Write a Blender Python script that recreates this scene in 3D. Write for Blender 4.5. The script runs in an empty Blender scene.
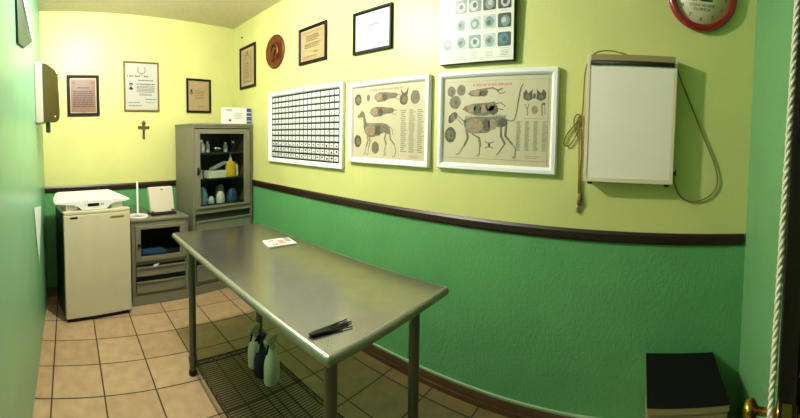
import bpy, bmesh, math, random
from mathutils import Vector, Matrix
random.seed(7)
C = bpy.context.scene
COL = C.collection
PI = math.pi

# ------------------------------------------------------------------ camera, light, exposure
F, YAW, PITCH, ROLL, Y0, EYE = 365.905, 0.9078, 0.0473, -0.0158, -53.4341, 1.55
cd = bpy.data.cameras.new('camera')
cam = bpy.data.objects.new('camera', cd); COL.objects.link(cam); C.camera = cam
cd.type = 'PANO'; cd.panorama_type = 'CENTRAL_CYLINDRICAL'
cd.central_cylindrical_range_u_min = -400 / F
cd.central_cylindrical_range_u_max = 400 / F
cd.central_cylindrical_range_v_max = (209 + Y0) / F
cd.central_cylindrical_range_v_min = (Y0 - 209) / F
cd.central_cylindrical_radius = 1.0
cd.clip_start = 0.01
Rw = Matrix.Rotation(-YAW, 4, 'Z') @ Matrix.Rotation(-PITCH, 4, 'X') @ Matrix.Rotation(ROLL, 4, 'Y')
cam.matrix_world = Matrix.Translation((0, 0, EYE)) @ Rw @ Matrix.Rotation(PI / 2, 4, 'X')

w = bpy.data.worlds.new('world'); C.world = w; w.use_nodes = True
w.node_tree.nodes['Background'].inputs[0].default_value = (0.5, 0.55, 0.5, 1)
w.node_tree.nodes['Background'].inputs[1].default_value = 0.15
vs = C.view_settings
vs.view_transform = 'Standard'; vs.look = 'None'; vs.gamma = 1; vs.use_curve_mapping = False
vs.exposure = 0.0
LAMP = (0.56, 2.15, 2.66)
ld = bpy.data.lights.new('ceiling_bulb_light', 'POINT'); ld.energy = 150; ld.color = (1.0, 0.96, 0.92)
ld.shadow_soft_size = 0.06
lo = bpy.data.objects.new('ceiling_bulb_light', ld); lo.location = LAMP; COL.objects.link(lo)

# ------------------------------------------------------------------ materials
def lin(c):
    return tuple(((x / 255) / 12.92 if x / 255 <= 0.04045 else ((x / 255 + 0.055) / 1.055) ** 2.4) for x in c) + (1,)
def mat(name, rgb, rough=0.5, metal=0.0, var=0.0, scale=20, bump=0.0, bscale=60, coat=0.0, spec=0.5, emit=None, bdist=0.01):
    m = bpy.data.materials.new(name); m.use_nodes = True
    nt = m.node_tree; b = nt.nodes['Principled BSDF']
    col = lin(rgb)
    b.inputs['Base Color'].default_value = col
    b.inputs['Roughness'].default_value = rough
    b.inputs['Metallic'].default_value = metal
    b.inputs['Specular IOR Level'].default_value = spec
    if coat: b.inputs['Coat Weight'].default_value = coat; b.inputs['Coat Roughness'].default_value = 0.05
    if var or bump:
        tc = nt.nodes.new('ShaderNodeTexCoord')
    if var:
        n = nt.nodes.new('ShaderNodeTexNoise'); n.inputs['Scale'].default_value = scale; n.inputs['Detail'].default_value = 5
        r = nt.nodes.new('ShaderNodeMapRange'); r.inputs[1].default_value = 0.3; r.inputs[2].default_value = 0.7
        r.inputs[3].default_value = 1 - var; r.inputs[4].default_value = 1 + var * 0.5
        mx = nt.nodes.new('ShaderNodeVectorMath'); mx.operation = 'SCALE'
        mx.inputs[0].default_value = col[:3]
        nt.links.new(tc.outputs['Object'], n.inputs['Vector']); nt.links.new(n.outputs['Fac'], r.inputs[0])
        nt.links.new(r.outputs[0], mx.inputs['Scale']); nt.links.new(mx.outputs[0], b.inputs['Base Color'])
    if bump:
        n2 = nt.nodes.new('ShaderNodeTexNoise'); n2.inputs['Scale'].default_value = bscale; n2.inputs['Detail'].default_value = 6
        bp = nt.nodes.new('ShaderNodeBump'); bp.inputs['Strength'].default_value = bump; bp.inputs['Distance'].default_value = bdist
        nt.links.new(tc.outputs['Object'], n2.inputs['Vector']); nt.links.new(n2.outputs['Fac'], bp.inputs['Height'])
        nt.links.new(bp.outputs[0], b.inputs['Normal'])
    return m
def glassmat(name, tint=(255, 255, 255), refl=0.12):
    m = bpy.data.materials.new(name); m.use_nodes = True; nt = m.node_tree; nt.nodes.clear()
    o = nt.nodes.new('ShaderNodeOutputMaterial'); t = nt.nodes.new('ShaderNodeBsdfTransparent'); g = nt.nodes.new('ShaderNodeBsdfGlossy')
    t.inputs[0].default_value = lin(tint); g.inputs['Roughness'].default_value = 0.03
    lw = nt.nodes.new('ShaderNodeLayerWeight'); lw.inputs[0].default_value = refl
    mx = nt.nodes.new('ShaderNodeMixShader')
    nt.links.new(lw.outputs['Fresnel'], mx.inputs[0]); nt.links.new(t.outputs[0], mx.inputs[1]); nt.links.new(g.outputs[0], mx.inputs[2])
    nt.links.new(mx.outputs[0], o.inputs[0])
    return m
M = {}
M['yellow'] = mat('yellow wall paint', (208, 210, 134), 0.42, var=0.05, scale=3, bump=0.12, bscale=45, bdist=0.006)
M['green'] = mat('green wall paint', (92, 160, 100), 0.40, var=0.08, scale=5, bump=0.35, bscale=55, bdist=0.008)
M['mint'] = mat('mint wall paint', (112, 168, 128), 0.32, var=0.06, scale=4, bump=0.12, bscale=40, bdist=0.006)
M['teal'] = mat('teal wall paint', (116, 174, 118), 0.42, var=0.06, scale=6, bump=0.25, bscale=60, bdist=0.006)
M['ceiling'] = mat('ceiling plaster', (216, 204, 176), 0.9, var=0.08, scale=30, bump=0.3, bscale=60)
M['rail'] = mat('dark stained wood', (38, 20, 10), 0.4, var=0.4, scale=30)
M['skirt'] = mat('brown skirting tile', (112, 86, 62), 0.5, var=0.15, scale=15)
M['plaster'] = mat('pale plaster edge', (150, 185, 140), 0.8)
M['cab'] = mat('olive grey sheet steel', (116, 113, 94), 0.45, var=0.06, scale=8)
M['cabdark'] = mat('olive grey steel recess', (40, 46, 34), 0.6)  # same steel as the cabinet, its interior shade put into the colour
M['cream'] = mat('aged cream enamel', (200, 192, 162), 0.38, var=0.05, scale=6)
M['black'] = mat('black plastic', (14, 14, 14), 0.4)
M['blackmatte'] = mat('black matte', (8, 8, 8), 0.75, spec=0.2)
M['white'] = mat('white plastic', (228, 228, 224), 0.35)
M['whitewood'] = mat('white painted wood', (236, 236, 238), 0.4)
M['offwhite'] = mat('off white plastic', (216, 206, 188), 0.45)
M['bframe'] = mat('black frame wood', (8, 6, 5), 0.55, spec=0.25)
M['gframe'] = mat('aged gilt frame', (118, 92, 48), 0.4, var=0.25, scale=60)
M['cert'] = mat('certificate paper', (176, 177, 168), 0.25, coat=0.3)
M['certw'] = mat('white certificate paper', (172, 184, 196), 0.25, coat=0.3)
M['tanpaper'] = mat('tan parchment', (156, 138, 100), 0.3, coat=0.3, var=0.06, scale=20)
M['pinkpaper'] = mat('brown parchment', (122, 92, 76), 0.35, coat=0.3, var=0.1, scale=25)
M['pinkmat'] = mat('pale rose mount', (176, 148, 122), 0.4)
M['chart'] = mat('aged chart paper', (196, 188, 158), 0.4, coat=0.25, var=0.04, scale=10)
M['chartw'] = mat('white chart paper', (226, 230, 226), 0.4)
M['ink'] = mat('black ink', (22, 24, 24), 0.5)
M['inkg'] = mat('grey ink', (84, 82, 74), 0.5)
M['inkl'] = mat('pale grey ink', (134, 128, 108), 0.5)
M['inkc'] = mat('pale print on white', (146, 150, 154), 0.5)
M['inkr'] = mat('faded red ink', (190, 138, 124), 0.5)
M['inkb'] = mat('brown ink', (110, 84, 56), 0.5)
M['inkd'] = mat('dark brown ink', (58, 40, 28), 0.5)
M['org1'] = mat('sepia ink', (120, 106, 82), 0.5, var=0.35, scale=60)
M['org2'] = mat('dark olive ink', (84, 80, 60), 0.5, var=0.4, scale=70)
M['org3'] = mat('flesh ink', (150, 132, 106), 0.5, var=0.25, scale=60)
M['org4'] = mat('grey green ink', (112, 110, 88), 0.5, var=0.35, scale=70)
M['bone'] = mat('grey bone ink', (112, 106, 90), 0.5)
M['e_dark'] = mat('dark teal print', (28, 44, 46), 0.35, coat=0.6, var=0.4, scale=60)
M['e_teal'] = mat('teal print', (112, 134, 132), 0.35, coat=0.6, var=0.3, scale=60)
M['e_pale'] = mat('pale blue print', (180, 190, 188), 0.35, coat=0.6, var=0.15, scale=60)
M['e_blue'] = mat('blue print', (52, 104, 132), 0.35, coat=0.6, var=0.2, scale=60)
M['poster'] = mat('glossy white laminate', (226, 226, 216), 0.3, coat=1.0)
M['bronze'] = mat('bronze relief', (112, 62, 26), 0.4, metal=0.5, var=0.35, scale=25, bump=0.6, bscale=40)
M['red'] = mat('red plastic rim', (140, 14, 22), 0.25, coat=0.5)
M['face'] = mat('cream clock face', (214, 204, 164), 0.4)
M['dgreen'] = mat('dark green print', (24, 58, 36), 0.5, var=0.3, scale=50)
M['steel'] = mat('brushed stainless steel', (164, 163, 156), 0.22, metal=0.92, var=0.10, scale=14)
M['edge'] = mat('polished steel edge', (150, 150, 138), 0.36, metal=0.65)
M['pipe'] = mat('grey steel tube', (98, 103, 90), 0.35, metal=0.7)
M['wire'] = mat('dark wire', (58, 58, 48), 0.4, metal=0.7)
M['chrome'] = mat('chrome', (190, 190, 185), 0.15, metal=1.0)
M['brass'] = mat('brass', (190, 150, 70), 0.18, metal=1.0)
M['door'] = mat('dark brown wood', (40, 22, 10), 0.45, var=0.3, scale=10)
M['rope'] = mat('white cord', (226, 220, 200), 0.7)
M['xscreen'] = mat('white acrylic screen', (246, 236, 222), 0.3, var=0.03, scale=3)
M['xcase'] = mat('cream painted metal', (222, 210, 180), 0.4)
M['clip'] = mat('dark olive film clip', (150, 138, 92), 0.4)
M['clipd'] = mat('very dark clip bar', (34, 38, 24), 0.6)
M['cable'] = mat('ochre cable', (126, 110, 56), 0.6)
M['tint'] = mat('smoked brown plastic', (74, 64, 26), 0.08, spec=0.8, coat=1.0)
M['lgrey'] = mat('light grey plastic', (184, 178, 164), 0.45)
M['navy'] = mat('navy plastic', (26, 26, 58), 0.4)
M['wbottle'] = mat('milky plastic', (236, 236, 230), 0.4)
M['trigger'] = mat('pale trigger plastic', (196, 196, 172), 0.4)
M['blue'] = mat('blue print ink', (60, 74, 158), 0.5)
M['bluebag'] = mat('blue wrapping', (130, 164, 200), 0.5, var=0.4, scale=30)
M['clearbag'] = mat('milky clear bag', (184, 206, 216), 0.3, var=0.4, scale=30)
M['yell'] = mat('yellow plastic', (222, 190, 30), 0.4)
M['cross'] = mat('carved brown wood', (104, 70, 26), 0.5, var=0.3, scale=60)
M['dgpanel'] = mat('dark green board', (18, 50, 28), 0.5)
M['palemint'] = mat('pale mint sheet', (226, 246, 232), 0.4)  # pale colour stands in for bright light on the left wall
M['rust'] = mat('nail steel', (60, 44, 24), 0.5)
M['oliveb'] = mat('beige metal casing', (148, 138, 96), 0.5, var=0.05, scale=10)
M['glass'] = glassmat('cabinet glass', (240, 243, 236), 0.10)
M['brochure'] = mat('coated brochure paper', (230, 228, 220), 0.4)

def floor_mat():
    m = bpy.data.materials.new('ceramic floor tile'); m.use_nodes = True; nt = m.node_tree; b = nt.nodes['Principled BSDF']
    tc = nt.nodes.new('ShaderNodeTexCoord'); mp = nt.nodes.new('ShaderNodeMapping')
    s = 0.3192
    mp.inputs['Location'].default_value = (-0.1807 + 10 * s, -3.4137 + 20 * s, 0)
    br = nt.nodes.new('ShaderNodeTexBrick'); br.offset = 0.0; br.squash = 1.0
    br.inputs['Scale'].default_value = 1.0; br.inputs['Brick Width'].default_value = s; br.inputs['Row Height'].default_value = s
    br.inputs['Mortar Size'].default_value = 0.005; br.inputs['Mortar Smooth'].default_value = 0.2
    br.inputs['Color1'].default_value = lin((176, 150, 116)); br.inputs['Color2'].default_value = lin((166, 140, 106)); br.inputs['Mortar'].default_value = lin((52, 38, 24))
    n = nt.nodes.new('ShaderNodeTexNoise'); n.inputs['Scale'].default_value = 12; n.inputs['Detail'].default_value = 8
    r = nt.nodes.new('ShaderNodeMapRange'); r.inputs[1].default_value = 0.3; r.inputs[2].default_value = 0.7; r.inputs[3].default_value = 0.82; r.inputs[4].default_value = 1.1
    mx = nt.nodes.new('ShaderNodeVectorMath'); mx.operation = 'SCALE'
    nt.links.new(tc.outputs['Object'], mp.inputs[0]); nt.links.new(mp.outputs[0], br.inputs['Vector']); nt.links.new(tc.outputs['Object'], n.inputs['Vector'])
    nt.links.new(n.outputs['Fac'], r.inputs[0]); nt.links.new(br.outputs['Color'], mx.inputs[0]); nt.links.new(r.outputs[0], mx.inputs['Scale'])
    nt.links.new(mx.outputs[0], b.inputs['Base Color'])
    bp = nt.nodes.new('ShaderNodeBump'); bp.invert = True; bp.inputs['Strength'].default_value = 0.5; bp.inputs['Distance'].default_value = 0.003
    nt.links.new(br.outputs['Fac'], bp.inputs['Height']); nt.links.new(bp.outputs[0], b.inputs['Normal'])
    b.inputs['Roughness'].default_value = 0.38
    return m
M['floor'] = floor_mat()

# ------------------------------------------------------------------ mesh helpers
class MB:
    """Collects shapes; build() links them as ONE mesh object."""
    def __init__(s): s.v = []; s.f = []; s.m = []; s.mats = []; s.sm = []
    def mi(s, m):
        m = M[m] if isinstance(m, str) else m
        if m not in s.mats: s.mats.append(m)
        return s.mats.index(m)
    def add(s, vs, fs, m, smooth=False):
        o = len(s.v); i = s.mi(m); s.v += [tuple(v) for v in vs]
        for f in fs: s.f.append([o + k for k in f]); s.m.append(i); s.sm.append(smooth)
        return s
    def box(s, lo, hi, m):
        x0, y0, z0 = lo; x1, y1, z1 = hi
        v = [(x0, y0, z0), (x1, y0, z0), (x1, y1, z0), (x0, y1, z0), (x0, y0, z1), (x1, y0, z1), (x1, y1, z1), (x0, y1, z1)]
        return s.add(v, [(3, 2, 1, 0), (4, 5, 6, 7), (0, 1, 5, 4), (1, 2, 6, 5), (2, 3, 7, 6), (3, 0, 4, 7)], m)
    def prism(s, pts, ax, lo, hi, m, smooth=False):
        """extrude 2-D polygon pts along axis ax ('x','y','z') from lo to hi"""
        def p(a, b, t):
            return {'x': (t, a, b), 'y': (a, t, b), 'z': (a, b, t)}[ax]
        n = len(pts); v = [p(a, b, lo) for a, b in pts] + [p(a, b, hi) for a, b in pts]
        f = [list(range(n)), list(range(2 * n - 1, n - 1, -1))] + [(i, n + i, n + (i + 1) % n, (i + 1) % n) for i in range(n)]
        return s.add(v, f, m, smooth)
    def lathe(s, prof, m, c=(0, 0, 0), seg=24, ax='z', smooth=True):
        v = []; f = []; n = len(prof)
        for i in range(seg):
            a = 2 * PI * i / seg
            for r, h in prof:
                x, y = r * math.cos(a), r * math.sin(a)
                q = {'z': (x, y, h), 'y': (x, h, y), 'x': (h, x, y)}[ax]
                v.append((q[0] + c[0], q[1] + c[1], q[2] + c[2]))
        for i in range(seg):
            j = (i + 1) % seg
            for k in range(n - 1):
                f.append((i * n + k, j * n + k, j * n + k + 1, i * n + k + 1))
        s.add(v, f, m, smooth)
        if prof[0][0] > 1e-6: s.add([v[i * n] for i in range(seg)], [list(range(seg))[::-1]], m)
        if prof[-1][0] > 1e-6: s.add([v[i * n + n - 1] for i in range(seg)], [list(range(seg))], m)
        return s
    def tube(s, pts, r, m, seg=8, closed=False):
        pts = [Vector(p) for p in pts]; n = len(pts); rr = r if isinstance(r, (list, tuple)) else [r] * n
        v = []; f = []; prev = None
        for i, p in enumerate(pts):
            if closed: t = (pts[(i + 1) % n] - pts[i - 1]).normalized()
            else: t = (pts[min(i + 1, n - 1)] - pts[max(i - 1, 0)]).normalized()
            if prev is None:
                a = Vector((0, 0, 1)) if abs(t.z) < 0.9 else Vector((1, 0, 0)); u = t.cross(a).normalized()
            else:
                u = (prev - t * prev.dot(t)); u = u.normalized() if u.length > 1e-6 else t.orthogonal().normalized()
            prev = u; q = t.cross(u)
            for k in range(seg):
                a = 2 * PI * k / seg; v.append(p + (u * math.cos(a) + q * math.sin(a)) * rr[i])
        for i in range(n if closed else n - 1):
            j = (i + 1) % n
            for k in range(seg):
                f.append((i * seg + k, i * seg + (k + 1) % seg, j * seg + (k + 1) % seg, j * seg + k))
        if not closed: f += [list(range(seg))[::-1], [(n - 1) * seg + k for k in range(seg)]]
        return s.add(v, f, m, True)
    def loft(s, rings, m, smooth=True, caps=True):
        n = len(rings[0]); v = [p for r in rings for p in r]; f = []
        for i in range(len(rings) - 1):
            for k in range(n):
                f.append((i * n + k, i * n + (k + 1) % n, (i + 1) * n + (k + 1) % n, (i + 1) * n + k))
        s.add(v, f, m, smooth)
        if caps: s.add(rings[0], [list(range(n))[::-1]], m); s.add(rings[-1], [list(range(n))], m)
        return s
    def build(s, name, parent=None, bevel=0.0, loc=None, rot=None, seg=2):
        me = bpy.data.meshes.new(name); me.from_pydata(s.v, [], s.f)
        for m in s.mats: me.materials.append(m)
        me.polygons.foreach_set('material_index', s.m); me.polygons.foreach_set('use_smooth', s.sm)
        bm = bmesh.new(); bm.from_mesh(me); bmesh.ops.recalc_face_normals(bm, faces=bm.faces); bm.to_mesh(me); bm.free()
        me.update()
        o = bpy.data.objects.new(name, me); COL.objects.link(o)
        if parent: o.parent = parent
        if loc: o.location = loc
        if rot: o.rotation_euler = rot
        if bevel:
            b = o.modifiers.new('bevel', 'BEVEL'); b.width = bevel; b.segments = seg; b.limit_method = 'ANGLE'; b.angle_limit = math.radians(40)
        return o
def spline(pts, n=8, closed=False):
    P = [Vector(p) for p in pts]; out = []; L = len(P)
    for i in range(L if closed else L - 1):
        if closed: a, b, c, d = P[i - 1], P[i], P[(i + 1) % L], P[(i + 2) % L]
        else: a, b, c, d = P[max(i - 1, 0)], P[i], P[i + 1], P[min(i + 2, L - 1)]
        for k in range(n):
            t = k / n
            out.append(0.5 * ((2 * b) + (c - a) * t + (2 * a - 5 * b + 4 * c - d) * t * t + (3 * b - a - 3 * c + d) * t ** 3))
    if not closed: out.append(P[-1])
    return out
def thing(name, label, cat, loc=(0, 0, 0), rotz=0.0, group=None, rot=None):
    o = bpy.data.objects.new(name, None); COL.objects.link(o); o.empty_display_size = 0.1
    o.location = loc; o.rotation_euler = rot or (0, 0, rotz)
    return tag(o, label, cat, group)
def tag(o, label, cat, group=None):
    o['label'] = label; o['category'] = cat
    if group: o['group'] = group
    return o
def struct(o): o['kind'] = 'structure'; return o

# ------------------------------------------------------------------ room
A, B, BW, FR, LF, H = 1.8987, 3.8829, 0.137, -0.5704, -0.2408, 2.8088
RB, RT, BT = 1.0372, 1.0966, 0.0914
RR = -PI / 2; RL = PI / 2; RBK = math.atan(BW)          # rotations: local X = to the right as seen, local -Y = towards the room
def backy(x): return B + BW * (x - A)
yl = backy(LF)
struct(MB().box((-0.6, -2.0, -0.1), (A + 0.15, B + 0.15, 0), 'floor').build('floor'))
struct(MB().box((-0.6, -2.0, H), (A + 0.15, B + 0.15, H + 0.1), 'ceiling').build('ceiling'))
m = MB(); m.box((A, FR - 0.12, RT), (A + 0.12, B + 0.14, H), 'yellow'); m.box((A, FR - 0.12, 0), (A + 0.12, B + 0.14, RT), 'green')
struct(m.build('wall_right'))
m = MB(); L = math.hypot(A - LF, B - yl)
m.box((-0.12, 0, RT), (L + 0.0, 0.12, H), 'yellow'); m.box((-0.12, 0, 0), (L + 0.0, 0.12, RT), 'green')
struct(m.build('wall_back', loc=(LF, yl, 0), rot=(0, 0, RBK)))
struct(MB().box((LF - 0.12, FR - 0.12, 0), (LF, yl + 0.02, H), 'mint').build('wall_left'))
DX0, DX1, DH = -0.16, 1.26, 2.40  # opening widened behind the camera so the dark corridor cuts bounce light
m = MB(); m.box((DX1 + 0.06, FR - 0.12, 0), (A, FR, H), 'teal'); m.box((LF, FR - 0.12, 0), (DX0 - 0.06, FR, H), 'teal'); m.box((DX0 - 0.06, FR - 0.12, DH + 0.06), (DX1 + 0.06, FR, H), 'teal')
struct(m.build('wall_front'))
m = MB(); m.box((DX0 - 0.06, FR - 0.13, 0), (DX0, FR + 0.012, DH), 'door'); m.box((DX1, FR - 0.13, 0), (DX1 + 0.06, FR + 0.012, DH), 'door'); m.box((DX0 - 0.06, FR - 0.13, DH), (DX1 + 0.06, FR + 0.012, DH + 0.06), 'door')
struct(m.build('trim_1'))
m = MB(); m.box((-0.6, -2.1, 0), (A + 0.15, -2.0, H), 'door'); m.box((A + 0.12, -2.0, 0), (A + 0.2, FR - 0.12, H), 'door'); m.box((-0.7, -2.0, 0), (-0.6, FR - 0.12, H), 'door')  # unseen corridor, its walls made dark wood to reflect less light
struct(m.build('wall_corridor'))
# chair rails
m = MB(); m.prism([(0, RB), (0.012, RB), (0.018, RB + 0.012), (0.018, RT - 0.014), (0.010, RT), (0, RT)], 'y', FR + 0.012, B - 0.02, 'rail')
for i, v in enumerate(m.v): m.v[i] = (A - v[0], v[1], v[2])
struct(m.build('trim_2'))
m = MB(); m.prism([(0, RB), (-0.012, RB), (-0.018, RB + 0.012), (-0.018, RT - 0.014), (-0.010, RT), (0, RT)], 'x', 0.005, L - 0.03, 'rail')
struct(m.build('trim_3', loc=(LF, yl, 0), rot=(0, 0, RBK)))
# tiled skirting along the right wall and the back wall
m = MB(); m.box((A - 0.012, FR + 0.002, 0), (A, B - 0.02, BT - 0.012), 'skirt'); m.box((A - 0.014, FR + 0.002, BT - 0.012), (A, B - 0.02, BT), 'plaster'); m.box((A - 0.026, FR + 0.002, 0), (A - 0.012, B - 0.02, 0.028), 'skirt')
struct(m.build('baseboard_right'))
struct(MB().box((0.01, -0.012, 0), (L - 0.03, 0, BT), 'skirt').build('baseboard_back', loc=(LF, yl, 0), rot=(0, 0, RBK)))

# the door, standing open, its free edge towards us
E0 = Vector((0.739, -0.338)); HG = Vector((1.25, -0.590)); dv = HG - E0; DL = dv.length
door = struct(MB().box((0, -0.02, 0.012), (DL, 0.02, 2.07), 'door').build('door_1', loc=(E0.x, E0.y, 0), rot=(0, 0, math.atan2(dv.y, dv.x)), bevel=0.002))
m = MB()
for sg in (1, -1):
    m.lathe([(0.030, 0.020), (0.030, 0.023), (0.022, 0.028), (0.010, 0.031), (0.010, 0.072), (0.016, 0.076), (0.024, 0.083), (0.026, 0.092), (0.021, 0.102), (0.010, 0.107), (0, 0.108)], 'brass', (0.055, 0, 0.925), 24, 'y') if sg > 0 else m.lathe([(0.030, -0.020), (0.030, -0.023), (0.022, -0.028), (0.010, -0.031), (0.010, -0.044), (0.016, -0.048), (0.024, -0.055), (0.026, -0.064), (0.021, -0.074), (0.010, -0.079), (0, -0.080)], 'brass', (0.055, 0, 0.925), 24, 'y')
hn = m.build('door_handle', door); hn['label'] = 'polished brass door knob'
MB().box((-0.003, -0.011, 0.87), (0.0, 0.011, 0.99), 'brass').box((-0.010, -0.007, 0.92), (0.0, 0.007, 0.938), 'black').build('latch_plate', door)
# the white twisted cord on the door edge
def rope(p0, p1, r, gap=None):
    m = MB(); p0 = Vector(p0); p1 = Vector(p1); n = 240
    d = (p1 - p0); u = d.normalized().orthogonal().normalized(); q = d.normalized().cross(u)
    for k in range(3):
        pts = []
        for i in range(n + 1):
            t = i / n; a = 2 * PI * (t * d.length / 0.058) + 2 * PI * k / 3
            pts.append(p0 + d * t + (u * math.cos(a) + q * math.sin(a)) * r * 0.52)
        m.tube(pts, r * 0.56, 'rope', 7)
    return m
rp = rope((0.739, -0.2985, 0.965), (0.730, -0.315, 2.068), 0.0076).build('rope')
tag(rp, 'white twisted rope hanging along the edge of the dark door', 'rope')

# ------------------------------------------------------------------ pictures and charts
def strip(m, x0, y0, x1, y1, ink, layer=1):
    d = -0.0006 * layer
    m.add([(x0, d, y0), (x1, d, y0), (x1, d, y1), (x0, d, y1)], [(0, 1, 2, 3)], ink)
def poly(m, pts, ink, layer=1):
    d = -0.0006 * layer
    m.add([(x, d, z) for x, z in pts], [list(range(len(pts)))], ink)
def oval(m, cx, cz, rx, rz, ink, layer=1, wob=0.0, n=18):
    poly(m, [(cx + rx * math.cos(2 * PI * i / n) * (1 + wob * random.uniform(-1, 1)), cz + rz * math.sin(2 * PI * i / n) * (1 + wob * random.uniform(-1, 1))) for i in range(n)], ink, layer)
def line(m, pts, wd, ink, layer=1):
    P = [Vector((p[0], p[1])) for p in pts]; d = -0.0006 * layer
    for a, b in zip(P, P[1:]):
        t = (b - a); 
        if t.length < 1e-6: continue
        t.normalize(); nn = Vector((-t.y, t.x)) * wd / 2; e = t * wd * 0.3
        m.add([(p.x, d, p.y) for p in (a - e + nn, a - e - nn, b + e - nn, b + e + nn)], [(0, 1, 2, 3)], ink)
def textlines(m, x0, x1, z0, z1, n, ink, hgt=0.4, ragged=0.15, layer=1, words=True):
    p = (z1 - z0) / n
    for i in range(n):
        z = z1 - (i + 0.5) * p; xe = x1 - (x1 - x0) * random.uniform(0, ragged); x = x0 + (x1 - x0) * random.uniform(0, ragged * 0.3)
        if not words: strip(m, x, z - p * hgt / 2, xe, z + p * hgt / 2, ink, layer); continue
        while x < xe:
            wl = random.uniform(0.05, 0.16) * (x1 - x0); strip(m, x, z - p * hgt / 2, min(x + wl, xe), z + p * hgt / 2, ink, layer); x += wl + 0.025 * (x1 - x0)
def frame_mesh(w, h, fw, dp, mt, inner=None):
    """mitred moulding: four closed pieces, front at y=-dp"""
    m = MB(); ox = w / 2; oz = h / 2; ix = ox - fw; iz = oz - fw
    prof = [(0.0, 0.0), (0.0, -dp * 0.8), (fw * 0.12, -dp), (fw * 0.6, -dp), (fw * 0.85, -dp * 0.75), (fw, -dp * 0.45), (fw, 0.0)]
    rings = []
    for sx, sz in ((-1, -1), (1, -1), (1, 1), (-1, 1)):
        rings.append([(sx * (ox - a), y, sz * (oz - a)) for a, y in prof])
    n = len(prof); v = [p for r in rings for p in r]; f = []
    for i in range(4):
        j = (i + 1) % 4
        for k in range(n): f.append((i * n + k, i * n + (k + 1) % n, j * n + (k + 1) % n, j * n + k))
    m.add(v, f, mt); return m
def picture(name, label, cat, wall, c, w, h, fw, dp, fm, paper, draw, group=None, roll=0.0, lean=0.0, sheet='print', mount=None, mw=0.0, gap=0.004):
    """wall 'r'/'b'; c = (along coordinate, height) of the centre"""
    if wall == 'r': loc, rz = (A - gap, c[0], c[1]), RR
    else: loc, rz = (c[0] + math.sin(RBK) * gap, backy(c[0]) - math.cos(RBK) * gap, c[1]), RBK
    t = thing(name, label, cat, loc, 0, group); t.rotation_euler = (Matrix.Rotation(rz, 4, 'Z') @ Matrix.Rotation(lean, 4, 'X') @ Matrix.Rotation(roll, 4, 'Y')).to_euler()
    frame_mesh(w, h, fw, dp, fm).build('frame', t)
    iw, ih = w - 2 * fw, h - 2 * fw
    m = MB(); y = -dp * 0.35
    m.box((-iw / 2 - 0.004, y, -ih / 2 - 0.004), (iw / 2 + 0.004, -0.001, ih / 2 + 0.004), mount or paper)
    k = len(m.v)
    if mount: strip(m, -iw / 2 + mw, -ih / 2 + mw, iw / 2 - mw, ih / 2 - mw, paper, 1)
    draw(m, iw, ih)
    for i in range(k, len(m.v)): m.v[i] = (m.v[i][0], m.v[i][1] + y, m.v[i][2])
    m.build(sheet, t)
    return t

def d_grid(m, W, Hh):
    nx, ny = 17, 11; x0, x1, z0, z1 = -W / 2 + 0.012, W / 2 - 0.012, -Hh / 2 + 0.008, Hh / 2 - 0.006
    px, pz = (x1 - x0) / nx, (z1 - z0) / ny
    for i in range(nx + 1): x = x0 + i * px; strip(m, x - 0.0050, z0, x + 0.0050, z1, 'ink', 2)
    for j in range(ny + 1):
        z = z0 + j * pz; strip(m, x0, z - 0.0070, x1, z + 0.0070, 'ink', 3)
    for i in range(nx):
        for j in range(ny):
            cx, cz = x0 + (i + 0.5) * px, z0 + (j + 0.5) * pz
            bigger = 1.6 if j < 3 else 1.0
            oval(m, cx + random.uniform(-0.006, 0.006), cz + random.uniform(-0.005, 0.006), random.uniform(0.004, 0.009) * bigger, random.uniform(0.003, 0.006) * bigger, 'inkg' if (j > 2 and random.random() < 0.75) else 'ink', 1, 0.2, 8)
            strip(m, cx - px * 0.34, cz - pz * 0.30, cx + px * 0.30, cz - pz * 0.25, 'inkg', 1)
def ribbed(m, pts, ink, wd, n, ln):
    P = spline([(x, 0, z) for x, z in pts], 6)
    for i in range(0, len(P), max(1, len(P) // n)): line(m, [(P[i].x, P[i].z - ln * 0.3), (P[i].x + ln * 0.2, P[i].z + ln * 0.5)], wd, ink, 4)
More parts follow.
